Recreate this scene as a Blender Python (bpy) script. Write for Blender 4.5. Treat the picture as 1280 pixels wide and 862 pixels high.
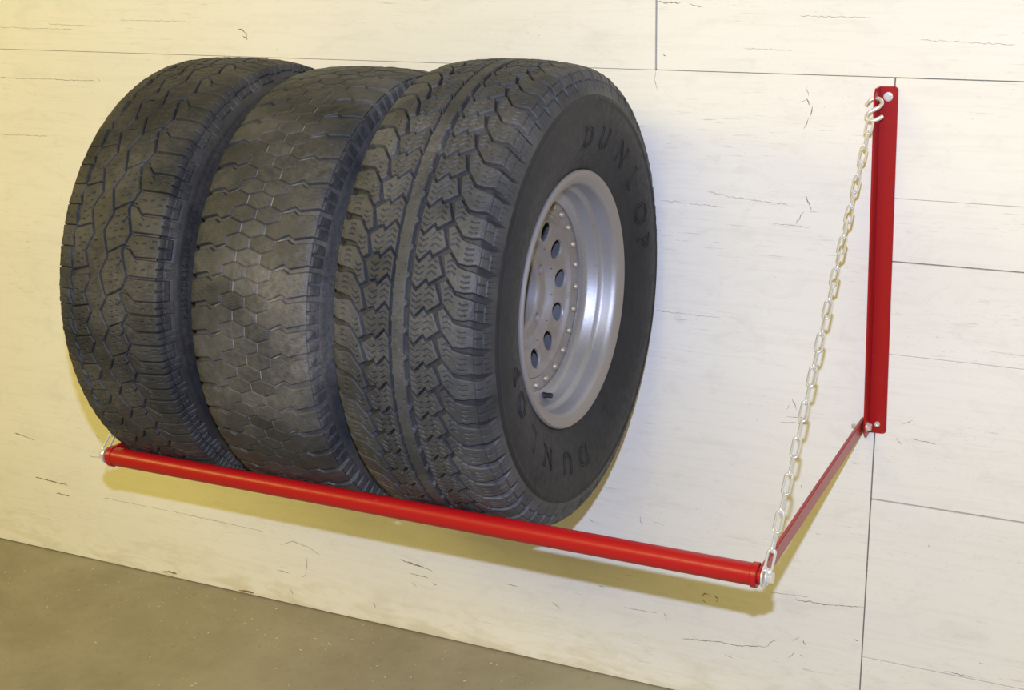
import bpy, bmesh, math, random
import numpy as np
from mathutils import Matrix, Vector, Euler

random.seed(7)
rng = np.random.default_rng(7)
for o in list(bpy.data.objects):
    bpy.data.objects.remove(o, do_unlink=True)
SC = bpy.context.scene
COL = SC.collection

# ------------------------------------------------------------------ camera
CAM = np.array([1.8228, -2.4403, 1.5699])
YAW, PITCH, ROLL, FPX = 0.4565, -0.3077, -0.0243, 1772.39
IW, IH = 1280, 862
cyw, syw, cp, sp = math.cos(YAW), math.sin(YAW), math.cos(PITCH), math.sin(PITCH)
FWD = np.array([-syw * cp, cyw * cp, sp])
_r = np.array([cyw, syw, 0.0])
_u = np.cross(_r, FWD)
RIGHT = math.cos(ROLL) * _r + math.sin(ROLL) * _u
UP = -math.sin(ROLL) * _r + math.cos(ROLL) * _u


def pix(u, v, y=0.0):
    """point where the line of sight through a pixel meets a plane parallel to the wall"""
    d = (u - IW / 2) / FPX * RIGHT - (v - IH / 2) / FPX * UP + FWD
    t = (y - CAM[1]) / d[1]
    return CAM + t * d


cam = bpy.data.cameras.new('camera')
cam.sensor_width = 36.0
cam.lens = FPX / IW * 36.0
cam.clip_start = 0.05
camo = bpy.data.objects.new('camera', cam)
COL.objects.link(camo)
m = Matrix.Identity(4)
for i in range(3):
    m[i][0], m[i][1], m[i][2], m[i][3] = RIGHT[i], UP[i], -FWD[i], CAM[i]
camo.matrix_world = m
SC.camera = camo

# ------------------------------------------------------------------ world, lights, exposure
SC.view_settings.view_transform = 'Standard'
SC.view_settings.look = 'None'
SC.view_settings.gamma = 1.0
SC.view_settings.exposure = 0.0
SC.view_settings.use_curve_mapping = False
wd = bpy.data.worlds.new('garage_ambient')
SC.world = wd
wd.use_nodes = True
bg = wd.node_tree.nodes['Background']
bg.inputs['Color'].default_value = (1.0, 0.78, 0.20, 1)
bg.inputs['Strength'].default_value = 0.33


def area(name, loc, target, sx, sy, power, color):
    l = bpy.data.lights.new(name, 'AREA')
    l.shape = 'RECTANGLE'
    l.size, l.size_y = sx, sy
    l.energy = power
    l.color = color
    o = bpy.data.objects.new(name, l)
    COL.objects.link(o)
    o.location = loc
    o.rotation_euler = (Vector(target) - Vector(loc)).to_track_quat('-Z', 'Y').to_euler()
    return o


# the photographer's flash, a hand's width above the lens
area('camera_flash', (1.82, -2.44, 1.735), (0.75, 0, 0.85), 0.026, 0.018, 60.0, (0.55, 0.65, 1.0))
# warm lamps in two rows under the ceiling of the garage behind the photographer
area('ceiling_lamp', (-2.6, -3.0, 2.95), (-0.6, -0.4, 0.6), 2.2, 0.9, 60.0, (1.0, 0.80, 0.20))
area('ceiling_lamp', (0.9, -4.0, 3.0), (0.6, -0.3, 0.7), 2.4, 0.9, 60.0, (1.0, 0.80, 0.20))


# ------------------------------------------------------------------ helpers
def mesh_np(name, V, F, smooth=True):
    V = np.asarray(V, dtype=np.float32)
    me = bpy.data.meshes.new(name)
    F = np.asarray(F, dtype=np.int32)
    n, k = F.shape
    me.vertices.add(len(V))
    me.vertices.foreach_set('co', V.ravel())
    me.loops.add(n * k)
    me.loops.foreach_set('vertex_index', F.ravel())
    me.polygons.add(n)
    me.polygons.foreach_set('loop_start', np.arange(0, n * k, k, dtype=np.int32))
    me.update(calc_edges=True)
    me.polygons.foreach_set('use_smooth', np.full(n, smooth))
    me.validate()
    return me


def link(name, me, mat=None, parent=None, loc=None):
    o = bpy.data.objects.new(name, me)
    COL.objects.link(o)
    if mat is not None and me is not None and not me.materials:
        me.materials.append(mat)
    if parent is not None:
        o.parent = parent
    if loc is not None:
        o.location = loc
    return o


def tag(o, label=None, cat=None, group=None, kind=None):
    if label: o['label'] = label
    if cat: o['category'] = cat
    if group: o['group'] = group
    if kind: o['kind'] = kind
    return o


def grid_faces(nu, nv, wrap_u=False):
    iu = np.arange(nu if wrap_u else nu - 1)
    iv = np.arange(nv - 1)
    A, B = np.meshgrid(iu, iv, indexing='ij')
    A2 = (A + 1) % nu
    return np.stack([A * nv + B, A2 * nv + B, A2 * nv + B + 1, A * nv + B + 1], -1).reshape(-1, 4)


def bm_mesh(name, bm, smooth=False, angle=None):
    me = bpy.data.meshes.new(name)
    bm.normal_update()
    bm.to_mesh(me)
    bm.free()
    if smooth:
        me.polygons.foreach_set('use_smooth', np.full(len(me.polygons), True))
        if angle:
            me.set_sharp_from_angle(angle=angle)
    return me


def box_bm(x0, x1, y0, y1, z0, z1, bev=0.0, seg=2):
    bm = bmesh.new()
    bmesh.ops.create_cube(bm, size=1.0)
    for v in bm.verts:
        v.co = Vector(((x0 + x1) / 2 + v.co.x * (x1 - x0), (y0 + y1) / 2 + v.co.y * (y1 - y0),
                       (z0 + z1) / 2 + v.co.z * (z1 - z0)))
    if bev:
        bmesh.ops.bevel(bm, geom=bm.edges[:], offset=bev, segments=seg, affect='EDGES', profile=0.5)
    return bm


def lathe_x(prof, seg=48, closed=False):
    """profile of (x, r) revolved round the x axis"""
    P = np.array(prof)
    th = np.linspace(0, 2 * np.pi, seg, endpoint=False)
    V = np.stack([np.broadcast_to(P[None, :, 0], (seg, len(P))), -P[None, :, 1] * np.cos(th)[:, None],
                  P[None, :, 1] * np.sin(th)[:, None]], -1).reshape(-1, 3)
    F = grid_faces(seg, len(P), wrap_u=True)
    return V, F


def lathe_mesh(name, prof, seg=48, angle=0.6):
    V, F = lathe_x(prof, seg)
    me = mesh_np(name, V, F)
    bm = bmesh.new()
    bm.from_mesh(me)
    bmesh.ops.remove_doubles(bm, verts=bm.verts, dist=1e-6)
    bmesh.ops.recalc_face_normals(bm, faces=bm.faces)
    bm.to_mesh(me)
    bm.free()
    me.set_sharp_from_angle(angle=angle)
    return me


def tube_mesh(name, pts, r, seg=10, closed=False, cap=True):
    P = np.array(pts, dtype=float)
    n = len(P)
    if closed:
        T = np.roll(P, -1, 0) - np.roll(P, 1, 0)
    else:
        T = np.gradient(P, axis=0)
    T /= np.linalg.norm(T, axis=1)[:, None]
    ref = np.array([0.3, 0.2, 1.0])
    if abs(T @ ref / np.linalg.norm(ref)).max() > 0.98:
        ref = np.array([1.0, 0.1, 0.2])
    N = np.zeros_like(P)
    a = np.cross(T[0], ref)
    a /= np.linalg.norm(a)
    for i in range(n):
        a = a - T[i] * (a @ T[i])
        a /= np.linalg.norm(a)
        N[i] = a
    B = np.cross(T, N)
    th = np.linspace(0, 2 * np.pi, seg, endpoint=False)
    V = (P[:, None] + r * (np.cos(th)[None, :, None] * N[:, None] + np.sin(th)[None, :, None] * B[:, None]))
    F = []
    for i in range(n if closed else n - 1):
        j = (i + 1) % n
        for k in range(seg):
            l = (k + 1) % seg
            F.append((i * seg + k, i * seg + l, j * seg + l, j * seg + k))
    me = bpy.data.meshes.new(name)
    F = [tuple(f) for f in F]
    if cap and not closed:
        F.append(tuple(range(seg))[::-1])
        F.append(tuple((n - 1) * seg + k for k in range(seg)))
    me.from_pydata(V.reshape(-1, 3).tolist(), [], F)
    me.polygons.foreach_set('use_smooth', np.full(len(me.polygons), True))
    me.set_sharp_from_angle(angle=0.9)
    return me


def hex_bolt(name, r, h, washer_r=None, washer_h=0.0015):
    """hexagonal head along +x from x=0, washer behind it"""
    bm = bmesh.new()
    x0 = washer_h if washer_r else 0.0
    c = bmesh.ops.create_cone(bm, cap_ends=True, segments=6, radius1=r, radius2=r, depth=h)
    bmesh.ops.bevel(bm, geom=[e for e in bm.edges], offset=r * 0.08, segments=2, affect='EDGES')
    for v in bm.verts:
        v.co = Vector((v.co.z + x0 + h / 2, v.co.x, v.co.y))
    if washer_r:
        d = bmesh.ops.create_cone(bm, cap_ends=True, segments=28, radius1=washer_r, radius2=washer_r, depth=washer_h)
        for v in d['verts']:
            v.co = Vector((v.co.z + washer_h / 2, v.co.x, v.co.y))
    return bm_mesh(name, bm)


# ------------------------------------------------------------------ materials
class NT:
    def __init__(self, name):
        self.m = bpy.data.materials.new(name)
        self.m.use_nodes = True
        self.t = self.m.node_tree
        self.b = self.t.nodes['Principled BSDF']

    def n(self, kind, **kw):
        nd = self.t.nodes.new(kind)
        for k, v in kw.items():
            if k.startswith('_'):
                setattr(nd, k[1:], v)
            else:
                nd.inputs[k.replace('__', ' ')].default_value = v
        return nd

    def l(self, a, b):
        self.t.links.new(a, b)

    def coord(self, scale=(1, 1, 1), kind='Object', loc=(0, 0, 0)):
        tc = self.n('ShaderNodeTexCoord')
        mp = self.n('ShaderNodeMapping')
        mp.inputs['Scale'].default_value = scale
        mp.inputs['Location'].default_value = loc
        self.l(tc.outputs[kind], mp.inputs['Vector'])
        return mp.outputs[0]

    def noise(self, vec, scale, detail=4, rough=0.55, dist=0.0):
        nd = self.n('ShaderNodeTexNoise', Scale=scale, Detail=detail, Roughness=rough, Distortion=dist)
        self.l(vec, nd.inputs['Vector'])
        return nd.outputs['Fac']

    def ramp(self, fac, stops, interp='LINEAR'):
        r = self.n('ShaderNodeValToRGB')
        r.color_ramp.interpolation = interp
        e = r.color_ramp.elements
        while len(e) < len(stops):
            e.new(0.5)
        for el, (p, c) in zip(e, stops):
            el.position = p
            el.color = (c, c, c, 1) if not isinstance(c, tuple) else (*c, 1)
        self.l(fac, r.inputs[0])
        return r.outputs[0]

    def mix(self, fac, a, b, mode='MIX'):
        x = self.n('ShaderNodeMix', _data_type='RGBA', _blend_type=mode)
        for s, i in ((fac, 0), (a, 6), (b, 7)):
            if isinstance(s, (int, float)):
                x.inputs[i].default_value = s
            elif isinstance(s, tuple):
                x.inputs[i].default_value = (*s, 1)
            else:
                self.l(s, x.inputs[i])
        return x.outputs[2]

    def math(self, op, a, b=0.0, clamp=False):
        x = self.n('ShaderNodeMath', _operation=op, _use_clamp=clamp)
        for s, i in ((a, 0), (b, 1)):
            if isinstance(s, (int, float)):
                x.inputs[i].default_value = s
            else:
                self.l(s, x.inputs[i])
        return x.outputs[0]

    def bump(self, h, strength, dist):
        b = self.n('ShaderNodeBump', Strength=strength, Distance=dist)
        self.l(h, b.inputs['Height'])
        self.l(b.outputs[0], self.b.inputs['Normal'])

    def out(self, color=None, rough=None, metal=None, spec=None):
        for v, k in ((color, 'Base Color'), (rough, 'Roughness'), (metal, 'Metallic'), (spec, 'Specular IOR Level')):
            if v is None:
                continue
            if isinstance(v, tuple):
                self.b.inputs[k].default_value = (*v, 1)
            elif isinstance(v, (int, float)):
                self.b.inputs[k].default_value = v
            else:
                self.l(v, self.b.inputs[k])
        return self.m


def mat_wall():
    w = NT('white_painted_plywood')
    big = w.noise(w.coord((0.6, 1, 1.6)), 2.2, 3)
    base = w.mix(w.ramp(big, [(0.3, 0.0), (0.7, 1.0)]), (0.83, 0.81, 0.755), (0.885, 0.87, 0.82))
    # long faint grain
    g = w.noise(w.coord((1.2, 1, 26)), 3.2, 6, 0.62, 0.35)
    gm = w.ramp(g, [(0.52, 0.0), (0.60, 0.16), (0.66, 0.0)])
    base = w.mix(gm, base, (0.66, 0.63, 0.56))
    # fine short cracks where the paint has split along the grain
    f = w.noise(w.coord((5, 1, 95)), 3.0, 5, 0.68, 0.5)
    zone = w.ramp(w.noise(w.coord((1.1, 1, 2.2), loc=(3, 0, 1)), 3.0, 3), [(0.46, 0.0), (0.62, 1.0)])
    fm = w.math('MULTIPLY', w.ramp(f, [(0.60, 0.0), (0.655, 1.0)]), zone)
    base = w.mix(w.math('MULTIPLY', fm, 0.5), base, (0.42, 0.37, 0.31))
    # grey scuffs
    s = w.noise(w.coord((2.2, 1, 6), loc=(9, 0, 4)), 5.0, 6, 0.7, 0.6)
    base = w.mix(w.math('MULTIPLY', w.ramp(s, [(0.62, 0.0), (0.76, 1.0)]), 0.30), base, (0.45, 0.42, 0.38))
    # orange rub marks, rare
    r = w.noise(w.coord((3, 1, 5), loc=(1, 0, 8)), 4.0, 4, 0.6)
    base = w.mix(w.math('MULTIPLY', w.ramp(r, [(0.73, 0.0), (0.8, 1.0)]), 0.35), base, (0.62, 0.36, 0.18))
    # yellow-brown splash stain along the foot of the wall
    tc = w.n('ShaderNodeTexCoord')
    sx = w.n('ShaderNodeSeparateXYZ')
    w.l(tc.outputs['Object'], sx.inputs[0])
    foot = w.ramp(w.math('MULTIPLY', sx.outputs['Z'], 6.0), [(0.0, 1.0), (0.75, 0.0)])
    st = w.ramp(w.noise(w.coord((3, 1, 9), loc=(2, 0, 2)), 2.6, 6, 0.65, 0.4), [(0.47, 0.0), (0.62, 1.0)])
    base = w.mix(w.math('MULTIPLY', w.math('MULTIPLY', foot, st), 0.42), base, (0.52, 0.45, 0.24))
    # black smudges and specks
    k = w.noise(w.coord((7, 1, 9), loc=(5, 0, 5)), 6.0, 5, 0.75, 0.3)
    base = w.mix(w.math('MULTIPLY', w.ramp(k, [(0.715, 0.0), (0.76, 1.0)]), 0.6), base, (0.17, 0.14, 0.12))
    # fine grey specks and mottled grime
    sp_ = w.noise(w.coord((26, 1, 40)), 5.0, 4, 0.7)
    sz = w.ramp(w.noise(w.coord((1.6, 1, 2.6), loc=(7, 0, 3)), 2.4, 4, 0.6), [(0.42, 0.15), (0.66, 1.0)])
    base = w.mix(w.math('MULTIPLY', w.math('MULTIPLY', w.ramp(sp_, [(0.60, 0.0), (0.70, 1.0)]), sz), 0.42), base, (0.36, 0.33, 0.29))
    mt = w.noise(w.coord((3.5, 1, 7), loc=(2, 0, 9)), 3.0, 7, 0.68, 0.8)
    base = w.mix(w.math('MULTIPLY', w.ramp(mt, [(0.52, 0.0), (0.72, 1.0)]), 0.22), base, (0.55, 0.53, 0.50))
    hgt = w.math('SUBTRACT', w.math('MULTIPLY', g, 0.35), w.math('MULTIPLY', fm, 0.9))
    w.bump(hgt, 0.18, 0.0015)
    return w.out(base, 0.62, 0.0, 0.35)


def mat_floor():
    w = NT('dusty_concrete')
    a = w.noise(w.coord(), 1.8, 7, 0.62, 0.4)
    b = w.noise(w.coord(loc=(4, 2, 0)), 7.0, 8, 0.7)
    c = w.mix(w.ramp(a, [(0.3, 0.0), (0.72, 1.0)]), (0.25, 0.22, 0.15), (0.39, 0.355, 0.27))
    c = w.mix(w.math('MULTIPLY', w.ramp(b, [(0.42, 0.0), (0.7, 1.0)]), 0.45), c, (0.42, 0.38, 0.28))
    d = w.noise(w.coord(), 55.0, 3, 0.7)
    c = w.mix(w.math('MULTIPLY', w.ramp(d, [(0.60, 0.0), (0.72, 1.0)]), 0.35), c, (0.16, 0.13, 0.09))
    v = w.n('ShaderNodeTexVoronoi', Scale=26.0)
    w.l(w.coord(), v.inputs['Vector'])
    c = w.mix(w.math('MULTIPLY', w.ramp(v.outputs['Distance'], [(0.04, 1.0), (0.08, 0.0)]), 0.3), c, (0.62, 0.52, 0.30))
    w.bump(d, 0.25, 0.002)
    return w.out(c, 0.7, 0.0, 0.3)


def mat_rubber(name, lo, hi, dust, dust_amt, scale=16.0, spec=0.36):
    w = NT(name)
    oi = w.n('ShaderNodeObjectInfo')
    tc = w.n('ShaderNodeTexCoord')
    # world-like coordinates so that dust runs across neighbouring blocks
    ge = w.n('ShaderNodeNewGeometry')
    p = ge.outputs['Position']
    a = w.noise(p, scale, 6, 0.65, 0.2)
    c = w.mix(w.ramp(a, [(0.32, 0.0), (0.68, 1.0)]), lo, hi)
    b = w.noise(p, scale * 0.35, 5, 0.6)
    dm = w.ramp(b, [(0.42, 0.0), (0.66, 1.0)])
    e = w.noise(p, scale * 9, 4, 0.7)
    dm = w.math('MULTIPLY', dm, w.ramp(e, [(0.35, 0.35), (0.65, 1.0)]))
    c = w.mix(w.math('MULTIPLY', dm, dust_amt), c, dust)
    at = w.n('ShaderNodeAttribute', _attribute_name='dust')
    c = w.mix(w.math('MULTIPLY', at.outputs['Fac'], w.ramp(w.noise(p, 30, 4), [(0.35, 0.25), (0.6, 1.0)])), c, dust)
    br = w.math('ADD', w.math('MULTIPLY', oi.outputs['Random'], 0.40), 0.78)
    hs = w.n('ShaderNodeHueSaturation')
    w.l(br, hs.inputs['Value'])
    w.l(c, hs.inputs['Color'])
    sc = w.n('ShaderNodeTexVoronoi', Scale=150.0)
    w.l(p, sc.inputs['Vector'])
    w.bump(w.math('ADD', w.noise(p, 240, 4, 0.7), w.math('MULTIPLY', a, 2.0)), 0.22, 0.0012)
    return w.out(hs.outputs[0], w.ramp(e, [(0.3, 0.46), (0.7, 0.66)]), 0.0, spec)


def mat_red():
    w = NT('red_enamel')
    a = w.noise(w.coord(), 60, 5, 0.7)
    c = w.mix(w.ramp(a, [(0.66, 0.0), (0.74, 0.6)]), (0.36, 0.005, 0.008), (0.50, 0.10, 0.08))
    w.bump(w.noise(w.coord(), 180, 3), 0.05, 0.001)
    m_ = w.out(c, 0.33, 0.0, 0.42)
    w.b.inputs['Coat Weight'].default_value = 0.15
    w.b.inputs['Coat Roughness'].default_value = 0.18
    return m_


def mat_zinc():
    w = NT('galvanised_steel')
    a = w.noise(w.coord(), 120, 4, 0.6)
    c = w.mix(a, (0.70, 0.71, 0.72), (0.90, 0.90, 0.88))
    return w.out(c, 0.32, 0.62)


def mat_alloy(name, dust_amt, lip=False):
    w = NT(name)
    a = w.noise(w.coord(), 14, 6, 0.65, 0.3)
    b = w.noise(w.coord(), 130, 4, 0.75)
    c = w.mix(w.ramp(b, [(0.60, 0.0), (0.70, 0.55)]), (0.42, 0.43, 0.47), (0.20, 0.20, 0.23))
    dm = w.math('MULTIPLY', w.ramp(a, [(0.30, 0.35), (0.62, 1.0)]), dust_amt, clamp=True)
    if lip:                                       # road film baked onto the lip
        tc = w.n('ShaderNodeTexCoord')
        sx = w.n('ShaderNodeSeparateXYZ')
        w.l(tc.outputs['Object'], sx.inputs[0])
        rad = w.math('SQRT', w.math('ADD', w.math('MULTIPLY', sx.outputs['Y'], sx.outputs['Y']), w.math('MULTIPLY', sx.outputs['Z'], sx.outputs['Z'])))
        lm = w.ramp(w.math('MULTIPLY', w.math('SUBTRACT', rad, 0.186), 40.0), [(0.1, 0.0), (0.35, 0.75)])
        dm = w.math('MAXIMUM', dm, lm)
    c = w.mix(dm, c, (0.25, 0.215, 0.18))
    met = w.math('SUBTRACT', 0.85, w.math('MULTIPLY', dm, 0.75), clamp=True)
    w.bump(b, 0.15, 0.001)
    return w.out(c, w.math('ADD', 0.36, w.math('MULTIPLY', dm, 0.35)), met)


def flat(name, c, rough=0.7, metal=0.0):
    w = NT(name)
    a = w.noise(w.coord(), 40, 4)
    k = w.mix(a, tuple(x * 0.82 for x in c), tuple(min(1, x * 1.15) for x in c))
    return w.out(k, rough, metal)


WALL, FLOOR, RED, ZINC = mat_wall(), mat_floor(), mat_red(), mat_zinc()
GAP = flat('bare_edge_of_joint', (0.10, 0.075, 0.055), 0.9)
CRACK = flat('split_paint_dark', (0.20, 0.165, 0.13), 0.9)
BROWN = flat('bare_wood_chip', (0.28, 0.16, 0.08), 0.9)
STUD = flat('wood_behind_sheets', (0.16, 0.12, 0.08), 0.9)
BLACK = flat('black_rubber', (0.02, 0.02, 0.022), 0.5)
BRASS = flat('dull_rivet', (0.42, 0.37, 0.28), 0.5, 0.5)
RUB1 = mat_rubber('rubber_zigzag_tire', (0.016, 0.0175, 0.023), (0.033, 0.0345, 0.040), (0.17, 0.155, 0.13), 0.42)
RUB2 = mat_rubber('rubber_worn_tire', (0.023, 0.0250, 0.031), (0.051, 0.0525, 0.058), (0.22, 0.20, 0.175), 0.5, 13.0)
RUB3 = mat_rubber('rubber_chunky_tire', (0.024, 0.0260, 0.033), (0.050, 0.0520, 0.058), (0.19, 0.18, 0.165), 0.38)
SIDE3 = mat_rubber('rubber_sidewall', (0.015, 0.016, 0.020), (0.027, 0.028, 0.032), (0.10, 0.092, 0.08), 0.16, 9.0, 0.22)

# ------------------------------------------------------------------ floor and wall
bm = box_bm(-4.0, 4.0, -5.0, 0.10, -0.12, 0.0)
tag(link('floor', bm_mesh('floor', bm), FLOOR), 'dusty olive-brown concrete floor', None, None, 'structure')

bm = box_bm(-4.0, 4.0, 0.013, 0.10, 0.0, 3.0)
wall = tag(link('wall_back', bm_mesh('wall_back', bm), STUD), 'wall sheeted in white-painted plywood', None, None, 'structure')

def crumbs():
    r = np.random.default_rng(3)
    bm = bmesh.new()
    for i in range(150):
        y = -0.012 - abs(r.normal(0, 0.22))
        x = r.uniform(-0.75, 0.75)
        q = r.uniform(0.0010, 0.0026)
        d = bmesh.ops.create_icosphere(bm, subdivisions=1, radius=q)
        e = Euler((r.uniform(0, 6), r.uniform(0, 6), r.uniform(0, 6))).to_matrix()
        sc = Vector((r.uniform(0.7, 2.2), r.uniform(0.6, 1.2), r.uniform(0.3, 0.6)))
        for v in d['verts']:
            k = Matrix.Rotation(i * 1.7, 3, 'Z') @ Vector((v.co.x * sc.x, v.co.y * sc.y, v.co.z * sc.z))
            v.co = k + Vector((x, y, q * sc.z * 0.9))
    o = link('floor_crumbs', bm_mesh('floor_crumbs', bm), flat('pale_wood_crumb', (0.62, 0.52, 0.32), 0.9))
    return tag(o, 'tiny pale wood crumbs scattered over the concrete floor', 'debris', None, 'stuff')


crumbs()
ZH, XV1, XV2 = 1.2615, 0.9266, 1.3526


def sheet(x0, x1, z0, z1, gl=1, gr=1, gb=1, gt=1):
    """one plywood sheet or board; g* are half joint widths in millimetres"""
    bm = box_bm(x0 + gl / 1000, x1 - gr / 1000, 0.0, 0.012, z0 + gb / 1000, z1 - gt / 1000, 0.0006, 1)
    return link('plywood_sheet', bm_mesh('plywood_sheet', bm), WALL, wall)


main_sheet = sheet(XV2 - 2.44, XV2, 0.003, ZH, 1, 1.2, 0, 0.5)
sheet(-4.0, XV2 - 2.44, 0.003, ZH, 0, 1, 0, 0.8)
sheet(XV1 - 2.44, XV1, ZH, 2.48, 1, 1.6, 0.4, 1)
sheet(-4.0, XV1 - 2.44, ZH, 2.48, 0, 1, 0.7, 1)
sheet(XV1, XV1 + 2.44, ZH, 2.48, 1.6, 1, 0.7, 1)
sheet(XV1 + 2.44, 4.0, ZH, 2.48, 1, 0, 0.7, 1)
zz = [0.003, 0.166, 0.4935, 0.776, 0.945, 1.0565, ZH]
gp = [0, 0.9, 1.6, 0.4, 1.2, 0.35, 0.9]
for i in range(6):
    sheet(XV2, 4.0, zz[i], zz[i + 1], 1.2, 0, gp[i], gp[i + 1])


def crack(pts, wmm, parent=main_sheet, mat=CRACK, jitter=1.5, seed=0):
    """a split in the paint: a thin jagged sliver along a polyline given in photo pixels"""
    r = np.random.default_rng(seed + int(pts[0][0]))
    Q = np.array([pix(u, v) for u, v in pts])
    P = []
    for a, b in zip(Q[:-1], Q[1:]):
        n = max(2, int(np.linalg.norm(b - a) / 0.004))
        for t in np.linspace(0, 1, n, endpoint=False):
            P.append(a + (b - a) * t)
    P.append(Q[-1])
    P = np.array(P)
    n = len(P)
    P[:, 0] += r.normal(0, jitter * 0.0005, n)
    P[:, 2] += r.normal(0, jitter * 0.0005, n)
    T = np.gradient(P, axis=0)
    T /= np.linalg.norm(T, axis=1)[:, None] + 1e-9
    N = np.stack([-T[:, 2], T[:, 0] * 0, T[:, 0]], 1)
    wd_ = wmm / 2000 * np.clip(r.uniform(0.35, 1.25, n), 0.2, 2) * np.minimum(1, np.minimum(np.arange(n) + 0.4, n - 0.6 - np.arange(n)) / 2.0)
    A, B = P + N * wd_[:, None], P - N * wd_[:, None]
    A[:, 1] = B[:, 1] = -0.0003
    A2, B2 = A.copy(), B.copy()
    A2[:, 1] = B2[:, 1] = 0.0004
    V = np.concatenate([A, B, B2, A2])
    F = []
    for i in range(n - 1):
        for k in range(4):
            l = (k + 1) % 4
            F.append((k * n + i, k * n + i + 1, l * n + i + 1, l * n + i))
    me = mesh_np('paint_crack', V, F, False)
    bm = bmesh.new()
    bm.from_mesh(me)
    bmesh.ops.recalc_face_normals(bm, faces=bm.faces)
    bm.to_mesh(me)
    bm.free()
    return link('paint_crack', me, mat, parent)


for i, (pts, wmm) in enumerate([
    ([(1008, 109), (1010, 120)], 1.6), ([(1009, 123), (1012, 132)], 3.2), ([(996, 129), (1009, 125)], 1.0),
    ([(1015, 133), (1013, 144)], 2.2), ([(1013, 147), (1004, 161)], 1.2),
    ([(1008, 246), (1014, 262)], 1.4), ([(1005, 264), (994, 280)], 1.4), ([(1012, 265), (1022, 265)], 0.8),
    ([(853, 798), (900, 802), (925, 807), (958, 808)], 1.3), ([(958, 808), (965, 801), (972, 799)], 1.1),
    ([(990, 801), (999, 795)], 0.9), ([(994, 815), (985, 822)], 1.2),
    ([(995, 749), (1030, 755), (1080, 759)], 1.2), ([(962, 740), (1012, 746)], 0.7),
    ([(877, 746), (881, 742), (886, 742)], 2.6), ([(878, 749), (882, 753)], 2.0), ([(893, 744), (898, 748), (895, 753)], 2.4), ([(887, 744), (889, 745)], 2.4),
    ([(298, 37), (302, 36), (307, 42)], 2.0), ([(303, 44), (310, 50)], 2.2), ([(308, 41), (309, 49)], 1.4), ([(345, 62), (347, 63)], 2.2),
    ([(0, 97), (60, 99), (118, 101)], 1.0), ([(122, 98), (126, 102)], 0.9),
    ([(112, 570), (139, 573)], 1.0), ([(20, 541), (44, 550)], 1.4), ([(0, 168), (60, 170)], 0.7),
    ([(130, 622), (220, 640), (330, 664)], 0.7), ([(350, 681), (366, 676), (386, 684), (400, 693)], 1.0), ([(384, 696), (383, 712)], 1.2),
    ([(363, 735), (366, 743)], 1.5), ([(466, 752), (470, 760)], 1.3), ([(520, 705), (542, 714)], 1.2), ([(508, 702), (524, 708)], 1.0), ([(515, 728), (521, 733)], 1.6),
    ([(632, 729), (648, 733)], 1.2), ([(780, 759), (822, 766)], 0.9), ([(830, 766), (834, 774)], 1.2),
    ([(748, 731), (756, 734)], 1.8), ([(736, 648), (742, 652)], 1.4), ([(800, 645), (802, 654)], 1.6), ([(816, 652), (830, 656)], 0.6),
    ([(884, 239), (920, 247), (985, 256)], 0.7), ([(960, 278), (1012, 284)], 0.6), ([(826, 250), (905, 259)], 0.7),
    ([(820, 388), (900, 397)], 0.6), ([(984, 520), (1010, 523)], 0.9), ([(990, 497), (996, 512)], 1.1),
    ([(975, 527), (1010, 530)], 1.0), ([(983, 512), (988, 505)], 0.8), ([(1000, 610), (1004, 602)], 1.0),
    ([(822, 2), (850, 4)], 1.6), ([(860, 5), (880, 9)], 1.0), ([(829, 68), (832, 71)], 3.0),
    ([(1128, 530), (1142, 525)], 1.2), ([(1120, 546), (1127, 556)], 1.4), ([(1140, 548), (1170, 555)], 0.9),
    ([(1225, 828), (1227, 830)], 3.2), ([(1180, 838), (1215, 846)], 1.0), ([(1160, 681), (1163, 683)], 2.2),
    ([(44, 596), (84, 606)], 2.6), ([(70, 616), (88, 620)], 2.4), ([(18, 541), (30, 545)], 2.0), ([(120, 543), (124, 548)], 1.6),
    ([(500, 699), (516, 704), (530, 709)], 2.0), ([(512, 716), (536, 722)], 1.4), ([(540, 729), (546, 731)], 2.2), ([(384, 716), (378, 722)], 1.6), ([(346, 712), (362, 716)], 1.4),
    ([(690, 752), (700, 760)], 1.2), ([(905, 818), (916, 822)], 1.8), ([(1003, 800), (1007, 806)], 2.6), ([(1000, 818), (1004, 820)], 2.2), ([(1068, 798), (1074, 801)], 2.0),
    ([(820, 86), (818, 100), (822, 112)], 0.7), ([(60, 30), (120, 33)], 0.6), ([(0, 34), (90, 37)], 0.6),
    ([(150, 25), (240, 27)], 0.5), ([(930, 60), (990, 63)], 0.5), ([(1150, 50), (1270, 56)], 0.6), ([(1000, 20), (1090, 22)], 0.6),
]):
    crack(pts, wmm, seed=i)
for i, (u, v, w_) in enumerate([(212, 716, 9), (100, 697, 7), (308, 740, 10)]):
    crack([(u - w_, v - w_ * 0.23), (u, v - 1.5), (u + w_, v + w_ * 0.22 - 1)], 4.5, mat=BROWN, jitter=0.8, seed=i)


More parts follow.
